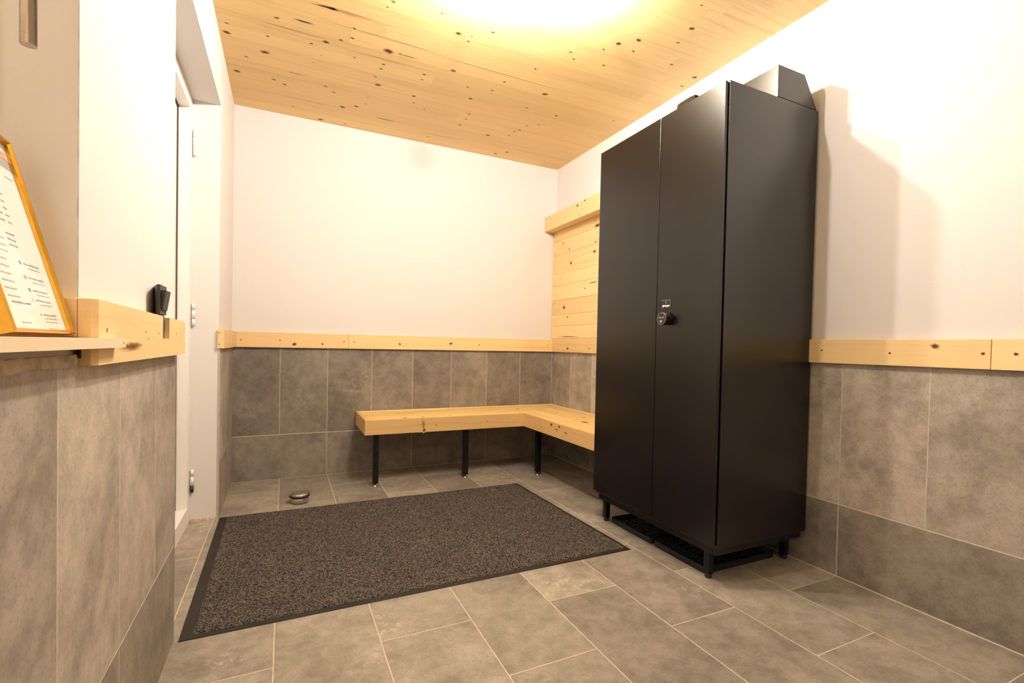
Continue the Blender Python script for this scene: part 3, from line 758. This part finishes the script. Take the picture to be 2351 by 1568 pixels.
# ------------------------------------------------------------------ door mat
mat_c = (0.886, -1.27, 0)
mt = thing('door_mat', 'large dark grey ribbed entrance mat with a black border in the middle of the floor', 'mat', mat_c)
MC = [Vector((-0.001, -0.690, 0)), Vector((1.745, -0.687, 0)), Vector((1.771, -1.850, 0)), Vector((0.013, -1.852, 0))]
MC[0].x = 0.003
def matpt(u, v):                       # u across from left, v from the far edge to the near edge
    a = MC[0].lerp(MC[1], u); b = MC[3].lerp(MC[2], u)
    return a.lerp(b, v)
bm = B()
nb = 80; rm = random.Random(17)
top = []; bot = []
def rim():
    for i in range(nb): yield i / nb, 0.0
    for i in range(nb): yield 1.0, i / nb
    for i in range(nb): yield 1 - i / nb, 1.0
    for i in range(nb): yield 0.0, 1 - i / nb
for u, v in rim():
    p = matpt(u, v); wv = 0.0
    if v == 0.0: wv = 0.005 * math.sin(u * 21) * math.sin(u * 7 + 0.5) * min(1, 8 * u * (1 - u))
    p = p + Vector((0, wv, 0))
    bot.append(bm.verts.new((p.x, p.y, 0.0004))); c = Vector(mat_c); q = p.lerp(c, 0.004); top.append(bm.verts.new((q.x, q.y, 0.0032)))
for k in range(len(top)):
    j = (k + 1) % len(top); bm.faces.new((bot[k], bot[j], top[j], top[k]))
bm.faces.new(top); bm.faces.new(bot[::-1])
obj('border', bm, M_BORDER, mt)
bm = B()
NU, NV = 380, 260
u0, u1, v0, v1 = 0.0205, 0.9895, 0.010, 0.979
grid = []
for j in range(NV + 1):
    row = []
    for i in range(NU + 1):
        u = u0 + (u1 - u0) * i / NU; v = v0 + (v1 - v0) * j / NV
        p = matpt(u, v)
        e = min(i, NU - i, j, NV - j)
        rib = 0.5 + 0.5 * math.cos(math.pi * j)
        z = 0.0066 + rm.uniform(-0.0011, 0.0011) + (0.0009 * rib)
        x, y = p.x, p.y
        if e == 0:
            z = 0.0034
        if e <= 1:
            x += rm.uniform(-0.0018, 0.0018); y += rm.uniform(-0.0028, 0.0028)
        if j == 0: y += 0.004 * math.sin(u * 21) * math.sin(u * 7 + 0.5) * min(1, 8 * u * (1 - u))
        row.append(bm.verts.new((x, y, z)))
    grid.append(row)
for j in range(NV):
    for i in range(NU):
        f = bm.faces.new((grid[j][i], grid[j + 1][i], grid[j + 1][i + 1], grid[j][i + 1])); f.smooth = True
obj('carpet_surface', bm, M_CARPET, mt)

# ------------------------------------------------------------------ door stop
ds = thing('door_stop', 'round brushed steel floor door stop with a black rubber ring beyond the mat', 'door stop', (0.392, -0.567, 0))
x, y = 0.392, -0.567
bm = B(); lathe(bm, [(0.047, 0.0), (0.047, 0.003)], x, y, 64); obj('base_pad', bm, M_RUB, ds)
bm = B(); lathe(bm, [(0.0485, 0.003), (0.0485, 0.036)], x, y, 64); obj('body', bm, M_STEEL, ds)
bm = B(); lathe(bm, [(0.0475, 0.0345), (0.053, 0.0348), (0.0562, 0.0375), (0.057, 0.041), (0.0562, 0.0445), (0.053, 0.047), (0.0475, 0.0475)], x, y, 64); obj('rubber_ring', bm, M_RUB, ds)
bm = B(); lathe(bm, [(0.0525, 0.0472), (0.050, 0.0505), (0.042, 0.0545), (0.030, 0.0575), (0.016, 0.0592), (0.004, 0.0597), (0.0005, 0.0588)], x, y, 64); obj('cap', bm, M_STEEL, ds)

# ------------------------------------------------------------------ niche shelf, frame, hanging tube, switch
bm = B(); bm.verts.layers.float.new('knot')
prism(bm, [(-0.298, NY0 + 0.002), (0.042, NY0 + 0.002), (0.042, -2.532), (0.039, -2.529), (0.0262, -2.529), (0.0262, -2.622), (-0.298, -2.622)], NZ0 + 0.0002, 0.9378, 'z')
bmesh.ops.recalc_face_normals(bm, faces=bm.faces[:])
knot(bm, (0.042, -2.545, 0.9305), 0.0022, (1, 0, 0), (0, 1, 0), aspect=1.0, depth=0.8)
sh = obj('niche_shelf', bm, M_SHELF); board_attr(sh, 0.8)
tag(sh, 'pale wooden shelf board along the niche carrying the gold picture frame', 'shelf')
bm = B(); box(bm, 0.0012, 0.006, -2.628, -2.6215, 0.905, 0.9213, bev=0.001)
tag(obj('shelf_bracket', bm, M_RUB), 'tiny black bracket under the niche shelf at the end of the trim', 'bracket')

# gold picture frame leaning back on an easel leg
P1 = Vector((0.000, -2.6265, 0.9440)); P2 = Vector((0.012, -2.848, 0.9440))
eu = (P2 - P1).normalized(); wdt = (P2 - P1).length                # along the bottom, towards the viewer
ev = Vector((-0.0749, 0.001, 0.280)); ev = (ev - eu * ev.dot(eu)).normalized()
en = ev.cross(eu).normalized()
if en.x < 0: en = -en
hgt = 0.296
pf = thing('picture_frame', 'gold picture frame with a printed price sheet leaning in the niche', 'picture frame', tuple((P1 + P2) / 2))
def F(u, v, w): return P1 + eu * u + ev * v + en * w
def fbox(bm, u0, u1, v0, v1, w0, w1, mi=0):
    vs = [bm.verts.new(F(a, b, c_)) for a in (u0, u1) for b in (v0, v1) for c_ in (w0, w1)]
    for f in [(0, 1, 3, 2), (4, 6, 7, 5), (0, 4, 5, 1), (2, 3, 7, 6), (0, 2, 6, 4), (1, 5, 7, 3)]:
        bm.faces.new([vs[i] for i in f]).material_index = mi
def fbar(bm, a, b, ina, inb):
    """mitred moulding from corner a to b; ina/inb are the inner corners"""
    sec = lambda o, i: [F(o[0], o[1], -0.020), F(o[0], o[1], -0.001), F(o[0] * .75 + i[0] * .25, o[1] * .75 + i[1] * .25, 0.001), F(o[0] * .35 + i[0] * .65, o[1] * .35 + i[1] * .65, 0.001), F(i[0], i[1], -0.003), F(i[0], i[1], -0.020)]
    A = [bm.verts.new(p) for p in sec(a, ina)]; Bv = [bm.verts.new(p) for p in sec(b, inb)]
    for k in range(6): bm.faces.new((A[k], A[(k + 1) % 6], Bv[(k + 1) % 6], Bv[k]))
    bm.faces.new(A[::-1]); bm.faces.new(Bv)
t = 0.0062
oc = [(0, 0), (wdt, 0), (wdt, hgt), (0, hgt)]; ic = [(t, t), (wdt - t, t), (wdt - t, hgt - t), (t, hgt - t)]
for k, nm in enumerate(('bottom_rail', 'side_rail', 'top_rail', 'side_rail')):
    bm = B(); fbar(bm, oc[k], oc[(k + 1) % 4], ic[k], ic[(k + 1) % 4]); obj(nm, bm, M_GOLD, pf)
bm = B(); fbox(bm, t * .6, wdt - t * .6, t * .6, hgt - t * .6, -0.016, -0.0075); ps = obj('price_sheet', bm, M_PAPER, pf); ps['label'] = 'white printed sheet'
bm = B(); fbox(bm, t * .7, wdt - t * .7, t * .7, hgt - t * .7, -0.0052, -0.0042); obj('glass_pane', bm, M_PANE, pf)
bm = B(); fbox(bm, t * .5, wdt - t * .5, t * .5, hgt - t * .5, -0.0195, -0.0165); obj('backing_board', bm, M_BROWN, pf)
bm = B()
q0 = F(wdt * 0.5, hgt * 0.62, -0.0205); q1 = Vector((-0.105, q0.y, 0.9392)); q2 = Vector((-0.112, q0.y, 0.9392))
for dy in (0,):
    a = [Vector((q0.x, q0.y + s, q0.z)) for s in (-0.02, 0.02)]; b = [q1 + Vector((0, s, 0)) for s in (-0.03, 0.03)]
    c_ = [Vector((q0.x - 0.004, q0.y + s, q0.z + 0.002)) for s in (-0.02, 0.02)]; d = [q2 + Vector((0, s, 0)) for s in (-0.03, 0.03)]
    V = [[bm.verts.new(p) for p in g] for g in (a, b, d, c_)]
    for k in range(4): bm.faces.new((V[k][0], V[k][1], V[(k + 1) % 4][1], V[(k + 1) % 4][0]))
    bm.faces.new([V[k][0] for k in range(4)]); bm.faces.new([V[k][1] for k in range(4)][::-1])
obj('easel_leg', bm, M_GOLD, pf)
# printing on the sheet: too small to read in the photograph, set as rows of word-like strokes.  u runs right to left
rp = random.Random(4)
ink = B(); grey = B(); red = B(); blue = B(); yel = B()
PW0, PW1 = t + 0.004, wdt - t - 0.004
def words(bmm, ul, ur, v, h):
    u = ul
    while u > ur:
        w = min(rp.uniform(0.004, 0.012), u - ur)
        if w < 0.0015: break
        fbox(bmm, u - w, u, v, v + h * rp.uniform(0.7, 1.1), -0.0075, -0.0072)
        u -= w + 0.0018
def poly(bmm, pts, w=-0.0073, d=0.0002):
    A = [bmm.verts.new(F(a, b, w)) for a, b in pts]; Bv = [bmm.verts.new(F(a, b, w - d)) for a, b in pts]
    bmm.faces.new(A); bmm.faces.new(Bv[::-1])
    for k in range(len(A)): bmm.faces.new((A[k], Bv[k], Bv[(k + 1) % len(A)], A[(k + 1) % len(A)]))
# header: grey wave with red logo block
wave = lambda u, v0, a: v0 + a * math.sin(u * 34 + 0.6)
for i in range(40):
    ua = t * .7 + (wdt - 1.4 * t) * i / 40; ub = t * .7 + (wdt - 1.4 * t) * (i + 1) / 40
    poly(grey, [(ua, wave(ua, hgt - 0.052, 0.004)), (ub, wave(ub, hgt - 0.052, 0.004)), (ub, wave(ub, hgt - 0.034, 0.003)), (ua, wave(ua, hgt - 0.034, 0.003))])
    poly(grey, [(ua, wave(ua, hgt - 0.018, 0.003)), (ub, wave(ub, hgt - 0.018, 0.003)), (ub, hgt - t * .7), (ua, hgt - t * .7)])
for a, b, c_, d in ((PW0 + 0.004, PW0 + 0.034, hgt - 0.0325, hgt - 0.030), (PW0 + 0.004, PW0 + 0.034, hgt - 0.028, hgt - 0.021), (PW0 + 0.04, PW0 + 0.075, hgt - 0.031, hgt - 0.021)):
    poly(red, [(a, c_), (b, c_), (b, d), (a, d)])
words(ink, PW0 + 0.035, PW0 + 0.010, hgt - 0.064, 0.0018)
def cm(u): return PW1 - u            # measure from the left edge of the sheet as read
for v in (0.196, 0.186, 0.176, 0.166, 0.156):
    words(ink, cm(0.080), cm(0.108), v, 0.0022); words(grey, cm(0.118), cm(0.130), v, 0.003)
for v in (0.138, 0.130, 0.122): words(ink, cm(0.095), cm(0.122), v, 0.0022)
for v in (0.128, 0.118, 0.110): words(grey, cm(0.030), cm(0.082), v, 0.0017)
for k, v in enumerate((0.098, 0.088, 0.078, 0.068, 0.058, 0.048)): words(grey, cm(0.030), cm(0.066), v, 0.0022)
words(ink, cm(0.036), cm(0.094), 0.040, 0.0026)
for k in range(22): fbox(grey, cm(0.020), cm(0.018), 0.020 + 0.0042 * k, 0.0222 + 0.0042 * k, -0.0075, -0.0072)
for k in range(5): words(grey, cm(0.006), cm(0.015), 0.088 - 0.007 * k, 0.0025)
poly(grey, [(cm(0.006), 0.050), (cm(0.015), 0.050), (cm(0.015), 0.058), (cm(0.006), 0.058)])
poly(yel, [(cm(0.006), 0.012), (cm(0.0125), 0.012), (cm(0.0125), 0.040), (cm(0.006), 0.040)])
for bb, v in ((blue, 0.098), (red, 0.078), (ink, 0.060), (yel, 0.046)):
    poly(bb, [(cm(0.105), v), (cm(0.113), v), (cm(0.113), v + 0.005), (cm(0.105), v + 0.005)])
    words(ink, cm(0.120), cm(0.175), v + 0.0015, 0.0022); words(grey, cm(0.130), cm(0.175), v - 0.004, 0.0016)
for k in range(3): words(ink if k == 0 else grey, cm(0.130), cm(0.178), 0.027 - 0.005 * k, 0.0024 - 0.0004 * k)
words(ink, cm(0.117), cm(0.125), 0.027, 0.0026)
words(grey, cm(0.132), cm(0.178), 0.007, 0.0018); words(grey, cm(0.045), cm(0.075), 0.014, 0.0018)
al = B()
for k, bb in enumerate((ink, grey, red, blue, yel)):
    bmesh.ops.recalc_face_normals(bb, faces=bb.faces[:])
    for f in bb.faces: f.material_index = k
    me = bpy.data.meshes.new('tmp'); bb.to_mesh(me); bb.free(); al.from_mesh(me); bpy.data.meshes.remove(me)
pr = obj('printing', al, [M_INK, M_GREY, M_RED, M_BLUE, M_YEL], ps); pr['kind'] = 'stuff'

bm = B(); tube(bm, (-0.0125, -2.75, 1.3265), (-0.0125, -2.75, NZ1), 0.0088, 40)
hb = obj('hanging_tube', bm, M_STEEL)
tag(hb, 'brushed steel round tube hanging down above the gold frame', 'tube')

sw = thing('light_switch', 'anthracite rocker switch set into the notched trim beside the door', 'switch', (0.0, -2.125, 1.0))
bm = B(); prism(bm, [(-0.0055, -2.091), (0.0135, -2.158), (0.0195, -2.162), (0.021, -2.1605), (0.021, -2.0875), (0.0195, -2.086), (-0.0055, -2.086)], 0.9995, 1.073, 'z')
obj('cover_frame', bm, M_SW, sw)
bm = B(); box(bm, 0.0005, 0.017, -2.1450, -2.0865, 0.9392, 0.9990, bev=0.0015)
ls = obj('lower_socket', bm, M_SW, sw)
bm = B(); lathe(bm, [(0.020, 0.0165), (0.020, 0.0195), (0.017, 0.0195)], -2.1155, 0.969, 32, 'x'); obj('socket_face', bm, M_RUB, ls)
bm = B(); prism(bm, [(0.021, 1.012), (0.0245, 1.010), (0.032, 1.060), (0.021, 1.060)], -2.152, -2.096, 'y')
bmesh.ops.bevel(bm, geom=bm.edges[:], offset=0.0008, segments=1, affect='EDGES')
obj('rocker', bm, M_SW, sw)

# ------------------------------------------------------------------ ceiling lamp with crystal drops (just above the frame)
lamp = thing('ceiling_lamp', 'lit ceiling lamp with pale blue crystal drops at the top edge of the photo', 'ceiling lamp', (1.14, -2.02, H))
lc = Vector((1.14, -2.02, H))
bm = B(); lathe(bm, [(0.055, H - 0.022), (0.062, H - 0.016), (0.062, H)], lc.x, lc.y, 40); obj('canopy', bm, M_CHROME, lamp)
BUL = [(1.03, -1.807, 2.352), (1.390, -1.905, 2.395), (0.99, -2.18, 2.352)]
for kb, b in enumerate(BUL):
    bv = Vector(b)
    bm = B(); tube(bm, (lc.x, lc.y, H - 0.018), (bv.x, bv.y, H - 0.045), 0.004, 12); tube(bm, (bv.x, bv.y, H - 0.047), (bv.x, bv.y, bv.z + 0.026), 0.009, 20)
    obj('arm', bm, M_CHROME, lamp)
    bm = B(); bmesh.ops.create_icosphere(bm, subdivisions=2, radius=0.018, matrix=Matrix.Translation(bv))
    for f in bm.faces: f.smooth = True
    obj('bulb', bm, M_BULB, lamp)
    if kb:
        bm = B()
        lathe(bm, [(0.0005, bv.z - 0.019), (0.008, bv.z - 0.022), (0.0095, bv.z - 0.040), (0.007, bv.z - 0.056), (0.0008, bv.z - 0.062)][::-1], bv.x, bv.y, 6, smooth=False)
        obj('crystal_drop', bm, M_CRYS, lamp)
# unseen lamp added behind the viewpoint to fill shadows and brighten the near tiles
fill_lamp = thing('ceiling_lamp', 'unseen round fill lamp added behind the viewpoint', 'ceiling lamp', (1.2, -4.7, H))
bm = B(); lathe(bm, [(0.055, H - 0.022), (0.062, H - 0.016), (0.062, H)], 1.2, -4.7, 40); tube(bm, (1.2, -4.7, H - 0.02), (1.2, -4.7, 2.345), 0.009, 20)
obj('canopy', bm, M_CHROME, fill_lamp)
bm = B(); bmesh.ops.create_icosphere(bm, subdivisions=2, radius=0.034, matrix=Matrix.Translation((1.2, -4.7, 2.31)))
for f in bm.faces: f.smooth = True
obj('bulb', bm, M_FILL_BULB, fill_lamp)
